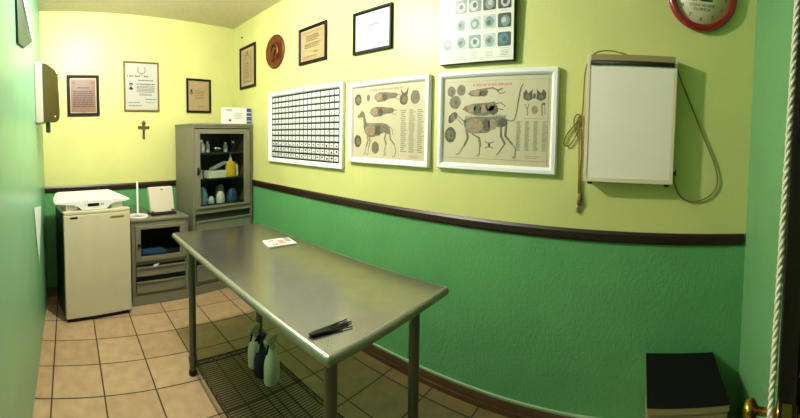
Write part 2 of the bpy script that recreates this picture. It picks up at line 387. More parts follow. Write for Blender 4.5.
def d_dog(m, W, Hh):
    X = lambda x: -W / 2 + x * W
    Z = lambda z: -Hh / 2 + z * Hh
    q = lambda pts: [(X(a), Z(b)) for a, b in pts]
    textlines(m, X(.26), X(.72), Z(.925), Z(.965), 1, 'inkr', 0.7, 0)
    for cx, cz, rx, rz, ink in ((.075, .83, .055, .085, 'org2'), (.235, .845, .024, .05, 'org4'), (.73, .79, .055, .075, 'org2'), (.875, .81, .058, .09, 'org4'), (.075, .235, .058, .09, 'org2'), (.345, .15, .055, .085, 'org4')):
        oval(m, X(cx), Z(cz), rx * W, rz * Hh, ink, 1, 0.06); oval(m, X(cx + .008), Z(cz - .005), rx * W * .55, rz * Hh * .55, 'org1', 2, 0.12)
    poly(m, q([(.70, .86), (.69, .93), (.73, .87), (.76, .89), (.79, .95), (.78, .84)]), 'org2', 2)
    # two opened trunks
    for (x0, z0, s) in ((.32, .80, 1.0), (.26, .60, 1.05)):
        B_ = [(0, .03), (.02, .085), (.08, .11), (.17, .105), (.24, .09), (.31, .085), (.335, .05), (.30, .015), (.22, .01), (.15, -.02), (.06, -.025)]
        poly(m, q([(x0 + a * s, z0 + b * s) for a, b in B_]), 'org1', 1)
        oval(m, X(x0 + .07 * s), Z(z0 + .045 * s), .05 * W, .05 * Hh, 'org3', 2, .15); oval(m, X(x0 + .15 * s), Z(z0 + .04 * s), .035 * W, .05 * Hh, 'org2', 2, .2); oval(m, X(x0 + .235 * s), Z(z0 + .05 * s), .05 * W, .035 * Hh, 'org4', 3, .2)
        line(m, q([(x0 + .28 * s, z0 + .04), (x0 + .34 * s, z0 - .005), (x0 + .36 * s, z0 - .01)]), .004, 'bone', 3); line(m, q([(x0 + .30 * s, z0 + .07), (x0 + .37 * s, z0 + .05)]), .004, 'bone', 3)
    # standing dog
    poly(m, q([(.065, .585), (.075, .605), (.11, .64), (.135, .675), (.155, .655), (.175, .645), (.185, .60), (.165, .575), (.13, .575), (.10, .565), (.08, .565)]), 'org4', 1)
    poly(m, q([(.15, .585), (.185, .60), (.20, .53), (.225, .475), (.30, .468), (.42, .475), (.50, .465), (.545, .43), (.56, .37), (.53, .335), (.47, .36), (.40, .33), (.32, .295), (.24, .30), (.19, .35), (.165, .43), (.165, .50)]), 'org4', 1)
    oval(m, X(.27), Z(.39), .085 * W, .075 * Hh, 'org3', 2, .08); oval(m, X(.385), Z(.385), .045 * W, .07 * Hh, 'org2', 2, .15); oval(m, X(.46), Z(.41), .05 * W, .045 * Hh, 'org1', 3, .15)
    line(m, q([(.17, .59), (.205, .49), (.30, .48), (.45, .485), (.53, .455)]), .006, 'bone', 4)
    for l in ([(.215, .34), (.235, .25), (.205, .16), (.195, .06), (.165, .05)], [(.25, .32), (.265, .23), (.245, .15), (.24, .055), (.21, .045)], [(.51, .38), (.47, .28), (.50, .20), (.475, .10), (.50, .06), (.465, .05)], [(.545, .36), (.555, .27), (.61, .20), (.64, .12), (.615, .04), (.585, .035)]):
        line(m, q(l), .0042, 'bone', 3); line(m, q([(a + .008, b) for a, b in l[:3]]), .006, 'org1', 2)
    line(m, q([(.545, .44), (.585, .40), (.595, .33)]), .005, 'bone', 3)
    for x0 in (.69, .795, .90): textlines(m, X(x0), X(x0 + .085), Z(.10), Z(.66), 22, 'inkl', 0.45, 0.4, 1, False)
    textlines(m, X(.80), X(.93), Z(.03), Z(.07), 2, 'inkr', 0.5, .2)
def d_cat(m, W, Hh):
    X = lambda x: -W / 2 + x * W
    Z = lambda z: -Hh / 2 + z * Hh
    q = lambda pts: [(X(a), Z(b)) for a, b in pts]
    line(m, q([(.025, .06), (.985, .06)]), .0016, 'inkb', 1); line(m, q([(.975, .02), (.975, .985)]), .002, 'inkb', 1); line(m, q([(.02, .955), (.98, .955)]), .0012, 'inkl', 1)
    textlines(m, X(.29), X(.66), Z(.885), Z(.93), 1, 'inkr', 0.6, 0)
    for cx, cz, rx, rz, ink in ((.075, .845, .042, .065, 'org4'), (.175, .855, .044, .065, 'org4'), (.115, .715, .058, .08, 'org4'), (.072, .33, .058, .095, 'org2')):
        oval(m, X(cx), Z(cz), rx * W, rz * Hh, ink, 1, 0.04); oval(m, X(cx), Z(cz), rx * W * .6, rz * Hh * .62, 'org1' if ink == 'org4' else 'org4', 2, 0.12); oval(m, X(cx + .01), Z(cz), rx * W * .25, rz * Hh * .3, 'org2', 3, 0.12)
    poly(m, q([(.24, .805), (.27, .845), (.34, .86), (.42, .87), (.44, .83), (.42, .78), (.35, .775), (.28, .78)]), 'org1', 1); oval(m, X(.39), Z(.81), .04 * W, .035 * Hh, 'org2', 2, .2); oval(m, X(.32), Z(.82), .05 * W, .03 * Hh, 'org3', 2, .2)
    line(m, q([(.42, .86), (.48, .87), (.53, .84), (.57, .86)]), .008, 'org4', 2); line(m, q([(.52, .84), (.55, .80), (.60, .82)]), .005, 'bone', 2)
    poly(m, q([(.19, .63), (.22, .67), (.30, .695), (.40, .70), (.50, .715), (.53, .66), (.50, .59), (.42, .555), (.33, .56), (.25, .59)]), 'org1', 1)
    for cx, cz, ink in ((.28, .64, 'org3'), (.34, .63, 'org2'), (.40, .64, 'org3'), (.46, .65, 'org1'), (.49, .62, 'org2')): oval(m, X(cx), Z(cz), .042 * W, .05 * Hh, ink, 2, .2)
    line(m, q([(.50, .69), (.56, .70), (.60, .66)]), .006, 'bone', 2); line(m, q([(.52, .64), (.58, .62)]), .006, 'org4', 2)
    # walking cat
    poly(m, q([(.045, .50), (.055, .555), (.085, .59), (.12, .605), (.145, .575), (.135, .53), (.095, .485), (.07, .465), (.05, .475)]), 'org2', 1); oval(m, X(.095), Z(.54), .022 * W, .035 * Hh, 'org4', 2, .1)
    line(m, q([(.13, .565), (.20, .50), (.23, .49)]), .006, 'org4', 1); line(m, q([(.13, .53), (.20, .45)]), .005, 'bone', 1)
    poly(m, q([(.20, .50), (.26, .535), (.36, .545), (.47, .54), (.56, .545), (.62, .515), (.625, .45), (.57, .42), (.52, .43), (.44, .36), (.34, .35), (.26, .36), (.215, .42)]), 'org4', 1)
    oval(m, X(.315), Z(.44), .085 * W, .08 * Hh, 'org3', 2, .06); oval(m, X(.43), Z(.45), .035 * W, .07 * Hh, 'org2', 2, .12); oval(m, X(.485), Z(.455), .04 * W, .065 * Hh, 'org3', 2, .1); oval(m, X(.58), Z(.48), .045 * W, .045 * Hh, 'org2', 2, .15)
    ribbed(m, q([(.22, .53), (.36, .56), (.50, .555), (.60, .54)]), 'bone', .003, 16, .02)
    for l in ([(.225, .40), (.245, .30), (.21, .20), (.165, .11), (.135, .10)], [(.28, .35), (.355, .30), (.37, .20), (.37, .11), (.345, .095)], [(.56, .43), (.56, .33), (.60, .235), (.545, .13), (.53, .11)], [(.605, .44), (.60, .33), (.665, .24), (.70, .20), (.70, .10), (.675, .09)]):
        line(m, q(l), .0045, 'bone', 3); line(m, q([(a + .012, b) for a, b in l[:3]]), .006, 'org1', 2)
    P = spline([(X(.61), 0, Z(.51)), (X(.67), 0, Z(.50)), (X(.70), 0, Z(.58)), (X(.715), 0, Z(.72)), (X(.735), 0, Z(.86)), (X(.755), 0, Z(.90))], 6)
    line(m, [(p.x, p.z) for p in P], .0038, 'org2', 3)
    line(m, q([(.42, .26), (.445, .245), (.475, .245), (.50, .26)]), .005, 'bone', 2); line(m, q([(.42, .185), (.445, .20), (.475, .20), (.50, .185)]), .005, 'bone', 2); oval(m, X(.46), Z(.222), .012 * W, .022 * Hh, 'org4', 2, .15)
    for cx, fl in ((.80, 1), (.91, -1)):
        poly(m, q([(cx - .045 * fl, .80), (cx - .04 * fl, .74), (cx, .715), (cx + .04 * fl, .74), (cx + .035 * fl, .80), (cx + .04 * fl, .845), (cx, .80), (cx - .02 * fl, .845)]), 'org2', 1); oval(m, X(cx), Z(.76), .02 * W, .03 * Hh, 'org4', 2, .15)
    oval(m, X(.855), Z(.77), .012 * W, .03 * Hh, 'org2', 2, .15)
    line(m, q([(.775, .68), (.795, .625), (.81, .68)]), .004, 'org4', 1); line(m, q([(.795, .625), (.80, .56)]), .004, 'org4', 1)
    oval(m, X(.86), Z(.62), .028 * W, .045 * Hh, 'org3', 1); line(m, q([(.92, .68), (.925, .56)]), .006, 'org4', 1); line(m, q([(.945, .67), (.950, .57)]), .004, 'org4', 1); oval(m, X(.935), Z(.685), .016 * W, .014 * Hh, 'org4', 1, .1)
    line(m, q([(.77, .525), (.94, .525)]), .0016, 'inkl', 1)
    for x0 in (.70, .775, .85, .925): textlines(m, X(x0), X(x0 + .05), Z(.17), Z(.50), 26, 'inkl', 0.5, 0.35, 1, False)
    textlines(m, X(.775), X(.93), Z(.085), Z(.12), 2, 'inkr', 0.5, .3)
def d_dip(m, W, Hh):      # plain certificate of fine lines
    textlines(m, -W * .30, W * .30, Hh * .28, Hh * .42, 2, 'inkc', .5, .2); textlines(m, -W * .14, W * .2, Hh * .12, Hh * .18, 1, 'inkg', .35, .1)
    textlines(m, -W * .34, W * .36, -Hh * .20, Hh * .05, 4, 'inkc', .45, .25); oval(m, -W * .32, Hh * .16, .012, .02, 'inkc'); textlines(m, -W * .38, W * .36, -Hh * .42, -Hh * .30, 2, 'inkc', .25, .3)
def d_tan(m, W, Hh):
    line(m, [(-W * .46, Hh * .40), (W * .46, Hh * .40)], .003, 'inkb'); line(m, [(-W * .46, -Hh * .46), (W * .46, -Hh * .46)], .002, 'inkb')
    textlines(m, -W * .3, W * .32, Hh * .1, Hh * .32, 3, 'inkb', .4, .2); textlines(m, -W * .36, W * .36, -Hh * .1, Hh * .06, 3, 'inkb', .4, .2); textlines(m, W * .02, W * .26, -Hh * .28, -Hh * .22, 1, 'inkb', .5, .1); textlines(m, -W * .38, W * .3, -Hh * .42, -Hh * .34, 1, 'inkl', .3, .2)
def d_arch(m, W, Hh):
    a = [(-W * .28, -Hh * .40), (-W * .28, Hh * .10)] + [(-W * .28 * math.cos(t), Hh * .10 + Hh * .22 * math.sin(t)) for t in [PI * k / 12 for k in range(1, 12)]] + [(W * .28, Hh * .10), (W * .28, -Hh * .40), (-W * .28, -Hh * .40)]
    line(m, a, .008, 'inkb', 2); line(m, [(x * .78, z * .92) for x, z in a], .003, 'inkl', 2)
    textlines(m, -W * .17, W * .17, -Hh * .3, Hh * .12, 7, 'inkb', .4, .25, 2); oval(m, 0, Hh * .37, .018, .02, 'inkb', 2)
def d_brown(m, W, Hh):
    for sx in (-1, 1): oval(m, sx * W * .36, Hh * .36, .016, .02, 'inkb', 2)
    textlines(m, -W * .22, W * .25, Hh * .18, Hh * .26, 1, 'ink', .35, .1, 2); textlines(m, -W * .40, W * .40, -Hh * .34, Hh * .14, 9, 'inkd', .5, .08, 2); textlines(m, -W * .2, W * .2, Hh * .36, Hh * .42, 1, 'inkb', .3, .1, 2)
    textlines(m, -W * .1, W * .1, -Hh * .49, -Hh * .46, 1, 'inkb', .5, 0, 2)
def d_deg(m, W, Hh):
    R = W * .12; P = [(R * math.cos(t), Hh * .345 + R * 1.0 * math.sin(t)) for t in [PI * (1 - .2) + (PI * 1.4) * k / 14 for k in range(15)]]
    P = [(R * math.sin(t), Hh * .36 - R * math.cos(t)) for t in [-2.3 + 4.6 * k / 16 for k in range(17)]]
    line(m, P, .007, 'inkg'); oval(m, 0, Hh * .355, .006, .007, 'inkr')
    # heavy black-letter heading, too far off to read
    x = -W * .44
    for wl in (.03, .13, .18, .03, .15):
        n = max(1, int(wl / .024))
        for k in range(n): strip(m, x, Hh * .205, x + W * .016, Hh * (.235 if k else .25), 'ink'); x += W * .024
        x += W * .045
    textlines(m, -W * .12, W * .40, Hh * .115, Hh * .155, 1, 'inkg', .6, .1); textlines(m, -W * .16, W * .44, Hh * .03, Hh * .075, 1, 'ink', .45, .05); textlines(m, -W * .16, W * .44, -Hh * .13, Hh * .02, 5, 'inkg', .5, .08); textlines(m, -W * .1, W * .4, -Hh * .2, -Hh * .145, 2, 'inkg', .5, .2)
    textlines(m, W * .1, W * .45, -Hh * .29, -Hh * .26, 1, 'inkg', .6, .1); textlines(m, -W * .42, -W * .05, -Hh * .36, -Hh * .33, 1, 'inkg', .6, .1); textlines(m, W * .12, W * .42, -Hh * .36, -Hh * .33, 1, 'inkl', .6, .1); textlines(m, -W * .42, W * .0, -Hh * .43, -Hh * .40, 1, 'inkg', .6, .1)
    oval(m, -W * .33, Hh * .0, .022, .05, 'e_pale', 2); oval(m, -W * .33, Hh * .045, .02, .018, 'ink', 3); oval(m, -W * .33, Hh * .02, .012, .018, 'inkl', 4); oval(m, -W * .33, -Hh * .045, .022, .016, 'ink', 3)
def d_small(m, W, Hh):
    textlines(m, -W * .3, W * .38, Hh * .28, Hh * .44, 3, 'inkr', .3, .2); textlines(m, -W * .2, W * .36, -Hh * .12, Hh * .2, 6, 'inkb', .35, .2); textlines(m, -W * .1, W * .3, -Hh * .4, -Hh * .34, 1, 'inkb', .5, .3)
    oval(m, -W * .36, Hh * .16, .010, .014, 'ink', 2); oval(m, -W * .36, Hh * .09, .022, .018, 'inkb', 2); strip(m, -W * .44, Hh * .05, -W * .27, Hh * .24, 'inkl', 1)

picture('wall_chart', 'white framed chart of many small cells in a black grid on the yellow wall', 'chart', 'r', (2.54, 1.642), 1.06, 0.66, 0.04, 0.028, 'whitewood', 'chartw', d_grid, roll=math.radians(0.3))
picture('anatomy_chart', 'white framed dog anatomy chart, the smaller one beside the grid chart', 'chart', 'r', (1.592, 1.657), 0.704, 0.572, 0.037, 0.03, 'whitewood', 'chart', d_dog)
picture('anatomy_chart', 'white framed chart of a walking cat skeleton with raised tail, nearest the light box', 'chart', 'r', (0.815, 1.660), 0.728, 0.568, 0.037, 0.03, 'whitewood', 'chart', d_cat)
picture('framed_certificate', 'black framed white certificate high on the wall above the dog chart', 'framed certificate', 'r', (1.738, 2.293), 0.362, 0.297, 0.022, 0.018, 'bframe', 'certw', d_dip, group='framed certificates on the walls')
picture('framed_certificate', 'black framed tan certificate hanging right of the round bronze plaque', 'framed certificate', 'r', (2.40, 2.318), 0.364, 0.302, 0.025, 0.018, 'bframe', 'tanpaper', d_tan, group='framed certificates on the walls', mount='pinkmat', mw=0.008)
picture('framed_certificate', 'black framed upright certificate with an arch design, next to the far corner', 'framed certificate', 'r', (3.526, 2.312), 0.348, 0.455, 0.028, 0.018, 'bframe', 'tanpaper', d_arch, group='framed certificates on the walls', mount='pinkmat', mw=0.03)
picture('framed_certificate', 'black framed brown parchment certificate nearest the towel dispenser', 'framed certificate', 'b', (0.165, 1.988), 0.322, 0.400, 0.028, 0.018, 'bframe', 'pinkpaper', d_brown, group='framed certificates on the walls', mount='pinkmat', mw=0.010)
picture('framed_certificate', 'large white diploma in a thin gilt frame above the wooden cross', 'framed certificate', 'b', (0.770, 2.085), 0.386, 0.508, 0.018, 0.016, 'gframe', 'cert', d_deg, group='framed certificates on the walls')
picture('framed_certificate', 'small black framed cream certificate with a portrait, above the tall cabinet', 'framed certificate', 'b', (1.429, 2.012), 0.304, 0.370, 0.024, 0.018, 'bframe', 'tanpaper', d_small, group='framed certificates on the walls')

# eye poster: a thick laminated board leaning a little off the wall
t = thing('eye_poster', 'thick white laminated board of eye pictures hanging above the cat chart', 'poster', (A - 0.004, 0.934, 1.986)); t.rotation_euler = (Matrix.Rotation(RR, 4, 'Z') @ Matrix.Rotation(math.radians(2.0), 4, 'X')).to_euler()
PW, PH = 0.468, 0.66
MB().box((-PW / 2, -0.03, 0), (PW / 2, 0, PH), 'black').build('board', t, 0.003)
m = MB(); m.box((-PW / 2 + 0.003, -0.033, 0.004), (PW / 2 - 0.003, -0.0295, PH - 0.003), 'poster'); k0 = len(m.v)
bg = [['e_pale', 'e_pale', 'e_teal', 'e_pale', 'e_dark'], ['e_pale', 'e_pale', 'e_pale', 'e_pale', 'e_dark'], ['e_pale', 'e_teal', 'e_teal', 'e_dark', 'e_dark'], ['e_dark', 'e_teal', 'e_pale', 'e_teal', 'e_blue'], ['e_teal', 'e_pale', 'e_dark', 'e_teal', 'e_dark']]
for r in range(5):
    for c in range(5):
        cx = -PW / 2 + 0.055 + c * 0.089; cz = 0.115 + r * 0.10; b_ = bg[r][c]
        poly(m, [(cx - .039, cz - .031), (cx - .034, cz - .037), (cx + .034, cz - .037), (cx + .039, cz - .031), (cx + .039, cz + .031), (cx + .033, cz + .038), (cx - .033, cz + .038), (cx - .039, cz + .031)], b_, 1)
        i1 = {'e_dark': ('e_teal', 'e_pale', 'e_blue', 'e_teal', 'e_blue')[(r + c) % 5], 'e_teal': 'e_pale', 'e_pale': 'e_teal', 'e_blue': 'e_teal'}[b_]
        oval(m, cx + random.uniform(-.006, .006), cz + random.uniform(-.005, .005), .027, .029, i1, 2, .06); oval(m, cx + random.uniform(-.006, .006), cz + random.uniform(-.005, .005), .013, .014, 'e_dark' if i1 != 'e_teal' or b_ == 'e_pale' and c % 2 else 'e_pale', 3, .08)
        textlines(m, cx - .032, cx + .032, cz - .049, cz - .043, 1, 'inkc', .4, .3)
for c in range(5): textlines(m, -PW / 2 + .03 + c * .089, -PW / 2 + .085 + c * .089, .028, .060, 4, 'inkc', .3, .3, 1, False)
line(m, [(-PW / 2 + .02, .022), (PW / 2 - .02, .022)], .0015, 'inkl'); strip(m, -PW / 2 + .02, .60, PW / 2 - .02, .64, 'e_teal')
for i in range(k0, len(m.v)): m.v[i] = (m.v[i][0], m.v[i][1] - 0.0332, m.v[i][2])
m.build('printed_sheet', t)

# round bronze plaque
t = thing('wall_plaque', 'round dark bronze relief plaque on the yellow wall between two frames', 'plaque', (A - 0.003, 2.972, 2.363), RR)
MB().lathe([(0.158, 0), (0.158, -0.012), (0.150, -0.020), (0.142, -0.020), (0.136, -0.014), (0.06, -0.018), (0, -0.020)], 'bronze', seg=40, ax='y').build('disc', t)
m = MB(); random.seed(3)
m.tube(spline([(-.07, -.018, -.06), (-.05, -.024, .02), (-.01, -.026, .07), (.05, -.024, .05), (.07, -.022, -.02), (.03, -.022, -.07)], 5), .014, 'bronze', 8)
m.tube(spline([(-.03, -.02, -.09), (0, -.026, -.02), (.03, -.024, .03)], 5), .018, 'bronze', 8); m.build('relief', t)

# crucifix
t = thing('wall_cross', 'small brown wooden cross on the yellow wall under the large diploma', 'cross', (0.784, backy(0.784) - 0.002, 1.546), RBK)
def trefoil(m, x, z):
    m.lathe([(0, -0.016), (0.012, -0.014), (0.016, -0.008), (0.014, -0.001)], 'cross', (x, 0, z), 14, 'y')
m = MB(); m.box((-.013, -.013, .01), (.013, -.001, .18), 'cross'); m.box((-.055, -.0128, .108), (.055, -.0012, .132), 'cross')
for x, z in ((0, .176), (-.05, .12), (.05, .12), (0, .012), (-.009, .166), (.009, .166)): trefoil(m, x, z)
m.build('cross_body', t, 0.002)
m = MB(); m.tube([(0, -.018, .135), (0, -.019, .10), (.002, -.018, .06)], [.006, .009, .005], 'cross', 8); m.tube([(-.042, -.016, .131), (0, -.019, .118), (.042, -.016, .131)], .004, 'cross', 6); m.lathe([(0, -.026), (.008, -.02), (0, -.012)], 'cross', (0, 0, .145), 10, 'y'); m.build('corpus', t)

# wall clock
t = thing('wall_clock', 'round red rimmed wall clock at the top of the yellow wall', 'clock', (A - 0.002, -0.277, 2.330), RR)
MB().lathe([(0.176, 0), (0.181, -0.016), (0.179, -0.030), (0.168, -0.038), (0.152, -0.038), (0.146, -0.030), (0.146, -0.006)], 'red', seg=56, ax='y').build('rim', t)
f_ = MB().lathe([(0.1465, -0.004), (0.1465, -0.018), (0, -0.018)], 'face', seg=48, ax='y').build('dial', t)
def text_into(m, s, size, cx, cz, y, ink, rot=0.0):
    cu = bpy.data.curves.new('t', 'FONT'); cu.body = s; cu.size = size; cu.align_x = 'CENTER'; cu.align_y = 'CENTER'; cu.resolution_u = 2
    ob = bpy.data.objects.new('t', cu); COL.objects.link(ob); dg = bpy.context.evaluated_depsgraph_get(); me = ob.evaluated_get(dg).to_mesh()
    vs_ = []; c_, s_ = math.cos(rot), math.sin(rot)
    for v in me.vertices: vs_.append((cx + v.co.x * c_ - v.co.y * s_, y, cz + v.co.x * s_ + v.co.y * c_))
    m.add(vs_, [list(p.vertices) for p in me.polygons], ink)
    ob.evaluated_get(dg).to_mesh_clear(); bpy.data.objects.remove(ob); bpy.data.curves.remove(cu)
for h in range(1, 13):
    m = MB(); a = PI / 2 - 2 * PI * h / 12 - math.radians(3); text_into(m, str(h), 0.030, 0.118 * math.cos(a), 0.118 * math.sin(a), -0.0186, 'ink'); m.build('numeral', t)
m = MB(); text_into(m, 'TORA NOBRE', 0.0215, -0.003, -0.047, -0.0186, 'ink'); text_into(m, 'FLORIDA', 0.0215, -0.003, -0.068, -0.0186, 'ink')
poly(m, [(-.062, -.026), (-.055, -.018), (-.03, 0), (-.015, .03), (-.02, .05), (0, .04), (.01, .06), (.03, .035), (.045, .02), (.052, -.026), (-.01, -.026), (-.028, -.018), (-.034, -.026)], 'dgreen', 32)
oval(m, -.012, -.006, .004, .018, 'face', 33)
m.build('dial_print', t)
m = MB(); line(m, [(0, 0), (.05, .07)], .006, 'ink', 34); line(m, [(0, 0), (-.07, .06)], .004, 'ink', 35); m.build('hands', t)

# X-ray viewing box
t = thing('xray_viewer', 'white wall mounted light box with a dark film clip along its top', 'light box', (A - 0.001, 0.0685, 1.36), RR)
VW, VH, VD = 0.448, 0.632, 0.082
MB().box((-VW / 2, -VD + 0.004, 0), (VW / 2, 0, VH), 'xcase').build('casing', t, 0.004)
m = MB(); m.box((-VW / 2, -VD - 0.004, 0.0), (-VW / 2 + 0.018, -VD + 0.003, VH), 'xcase'); m.box((VW / 2 - 0.018, -VD - 0.004, 0.0), (VW / 2, -VD + 0.003, VH), 'xcase'); m.box((-VW / 2 + .018, -VD - 0.003, 0), (VW / 2 - .018, -VD + 0.003, 0.022), 'xcase')
m.build('front_trim', t, 0.002)
MB().box((-VW / 2 + 0.019, -VD - 0.001, 0.022), (VW / 2 - 0.019, -VD + 0.0035, VH - 0.05), 'xscreen').build('screen', t)
m = MB(); m.box((-VW / 2 + 0.018, -VD - 0.006, VH - 0.030), (VW / 2 - 0.012, -VD + 0.003, VH + 0.002), 'clip'); m.build('clip_cover', t, 0.003)
MB().tube([(-VW / 2 + 0.02, -VD - 0.006, VH - 0.042), (VW / 2 - 0.016, -VD - 0.006, VH - 0.042)], 0.0105, 'clipd', 12).build('clip_roller', t)
for sx in (-1, 1): MB().lathe([(0.014, 0), (0.014, -0.012), (0.010, -0.015)], 'black', (sx * (VW / 2 - 0.03), -VD * 0.65, 0), 12).build('rubber_foot', t)
MB().tube([(VW / 2, -0.05, 0.055), (VW / 2 + 0.014, -0.05, 0.055)], 0.006, 'black', 8).tube([(VW / 2 + 0.014, -0.05, 0.04), (VW / 2 + 0.014, -0.05, 0.07)], 0.004, 'black', 6).build('switch', t)
# its cables, in world coordinates on the wall
def onwall(pts, off=0.012): return [(A - off - (p[2] if len(p) > 2 else 0), p[0], p[1]) for p in pts]
c1 = spline(onwall([(-0.150, 1.955, .04), (-0.195, 1.865), (-0.255, 1.735), (-0.315, 1.60), (-0.375, 1.475), (-0.398, 1.375), (-0.365, 1.305), (-0.285, 1.27), (-0.215, 1.285), (-0.175, 1.345, .01), (-0.160, 1.41, .03)]), 8)
MB().tube(c1, 0.0042, 'cable', 6).build('power_cable', t).matrix_parent_inverse = Matrix.Identity(4)
def world_child(o): o.matrix_parent_inverse = (Matrix.Translation((A - 0.001, 0.0685, 1.36)) @ Matrix.Rotation(RR, 4, 'Z')).inverted(); return o
for o in t.children:
    if o.name.startswith('power_cable'): world_child(o)
c2 = spline(onwall([(0.10, 2.005, .03), (0.20, 2.025, .02), (0.275, 2.005, .01), (0.312, 1.93), (0.318, 1.80), (0.322, 1.70), (0.345, 1.66)]), 8)
lp = spline(onwall([(0.345, 1.66), (0.395, 1.60), (0.415, 1.545), (0.385, 1.535), (0.345, 1.60), (0.325, 1.66), (0.345, 1.70), (0.365, 1.66), (0.34, 1.58), (0.325, 1.62)]), 8)
dn = spline(onwall([(0.325, 1.62), (0.318, 1.50), (0.322, 1.38), (0.318, 1.27)]), 8)
m = MB(); m.tube(c2, 0.004, 'cable', 6); m.tube(lp, 0.004, 'cable', 6); m.tube(dn, 0.005, 'cable', 6); m.tube(onwall([(0.334, 1.62), (0.330, 1.45), (0.327, 1.27)]), 0.0035, 'cable', 6)
for k in range(5): m.tube(spline(onwall([(0.32, 1.62 + .012 * k), (0.338, 1.635 + .012 * k, .008), (0.318, 1.64 + .012 * k)]), 4), .004, 'cable', 5)
world_child(m.build('coiled_cable', t))
m = MB(); m.tube(onwall([(0.319, 1.285), (0.321, 1.245), (0.322, 1.225)]), [0.010, 0.014, 0.011], 'cable', 10)
for dy, dz in ((.014, -.03), (-.004, -.035), (.004, -.05)): m.tube(onwall([(0.322, 1.23), (0.322 + dy, 1.20 + dz * .4)]), .003, 'cable', 5)
world_child(m.build('plug', t))

for y, z in ((3.66, 2.655),): 
    tag(MB().lathe([(0.010, 0), (0.010, -0.004), (0.004, -0.014), (0.008, -0.016), (0, -0.017)], 'rust', seg=10, ax='y').build('nail', loc=(A, y, z), rot=(0, 0, RR)), 'small rusty nail in the yellow wall close to the ceiling corner', 'nail')

# ------------------------------------------------------------------ left wall things
t = thing('towel_dispenser', 'grey towel dispenser with a smoked brown cover high on the green wall', 'dispenser', (LF, 2.80, 1.69), 0)
D0 = 0.0
MB().box((0.001, 0, 0.0), (0.06, 0.27, 0.462), 'lgrey').build('back_plate', t, 0.006)
MB().prism([(0.060, 0.455), (0.10, 0.445), (0.165, 0.395), (0.178, 0.375), (0.186, 0.08), (0.184, 0.035), (0.172, 0.010), (0.150, 0.0), (0.060, 0.0)], 'y', 0.0, 0.27, 'tint').build('cover', t, 0.006)
MB().box((0.075, 0.02, -0.075), (0.105, 0.16, 0.0), 'dgpanel').build('paper_slot', t, 0.004)
MB().lathe([(0.008, 0), (0.008, -0.002), (0.0, -0.003)], 'chrome', (0.150, 0.0, 0.045), 12, 'y').build('lock', t)
# dark green pointed panel under a pale strip
t = thing('hanging_panel', 'dark green pointed panel under a white strip at the top of the left wall', 'panel', (LF, 1.83, 2.04), 0)
MB().prism([(0.0, 0.0), (0.26, 0.042), (0.59, 0.150), (0.155, 0.30), (-0.02, 0.40), (-0.02, 0.0)], 'x', 0.001, 0.013, 'dgpanel').build('panel', t, 0.002)
MB().prism([(0.15, 0.285), (0.69, 0.185), (0.69, 0.215), (0.15, 0.315)], 'x', 0.0, 0.022, 'white').build('edge_strip', t, 0.002)
t = thing('pennant', 'pale mint triangular pennant pinned low on the green left wall beside the fridge', 'pennant', (LF, 2.40, 0.64), 0)  # light on the wall, built as a thin pale triangle
MB().prism([(0.26, 0.0), (0.01, 0.465), (0.62, 0.37)], 'x', 0.002, 0.006, 'palemint').build('cloth', t)  # brighter part of the light patch, not a hanging textile
MB().prism([(0.28, 0.02), (0.64, 0.37), (0.78, 0.35), (0.30, 0.02)], 'x', 0.002, 0.005, 'mint').build('fold', t)  # second triangle of the same light patch

# ------------------------------------------------------------------ refrigerator and scale
FA = Vector((-0.052, 3.028)); FRZ = math.radians(11.6); FW, FD, FH = 0.592, 0.44, 0.950
t = thing('refrigerator', 'small cream refrigerator with a black base standing in the left corner', 'refrigerator', (FA.x, FA.y, 0), FRZ)
MB().box((0.004, 0.045, 0.012), (FW - 0.004, FD, FH - 0.022), 'black').build('body', t, 0.004)
MB().box((0.02, 0.02, 0.0), (FW - 0.02, FD - 0.02, 0.014), 'black').build('base', t)
MB().box((0, 0.0, 0.034), (FW, 0.043, FH - 0.030), 'cream').build('door', t, 0.008)
MB().box((0, 0.0, FH - 0.028), (FW, FD, FH), 'cream').build('top', t, 0.006)
MB().box((0.055, -0.003, FH - 0.062), (0.120, 0.002, FH - 0.046), 'black').build('door_catch', t)
MB().box((0.405, -0.002, FH - 0.082), (0.535, 0.002, FH - 0.058), mat('dull badge gold', (166, 148, 96), 0.4)).box((0.415, -0.003, FH - 0.075), (0.525, 0.0, FH - 0.066), 'inkb').build('name_badge', t)

t = thing('baby_scale', 'white digital weighing scale lying on top of the cream refrigerator', 'scale', (FA.x, FA.y, FH), FRZ)
def scale_ring(y, zf, k):      # front view outline: tray ends high, box in the middle low
    top = [(.645, .074), (.62, .084), (.45, .084), (.31, .084), (.17, .084), (-.01, .084), (-.045, .074)]
    bot = [(-.045, .066), (.03, .058), (.12, .052), (.165, .034), (.195, .004), (.425, .004), (.455, .034), (.50, .052), (.60, .058), (.645, .066)]
    cx = .30; z_ = 1.0
    return [((cx + (x - cx) * k) * .965 - .025, y, z + zf) for x, z in bot + top]
R = [scale_ring(0.02, 0.0, 1.0), scale_ring(0.03, 0.004, 1.0), scale_ring(0.12, 0.006, 0.99), scale_ring(0.24, 0.016, 0.93), scale_ring(0.37, 0.036, 0.80)]
MB().loft(R, 'white', False).build('tray', t, 0.004)
for a, b in ((0.03, 0.14), (0.43, 0.54)): MB().box((a, 0.05, 0.0), (b, 0.26, 0.062), 'white').build('foot', t, 0.008)
MB().box((0.215, 0.0175, 0.032), (0.318, 0.0215, 0.058), 'blackmatte').build('display', t)
for x, z in ((.195, .05), (.335, .052), (.335, .041), (.352, .052), (.352, .041)): MB().box((x - .005, .0175, z - .003), (x + .005, .021, z + .003), 'inkg').build('button', t)

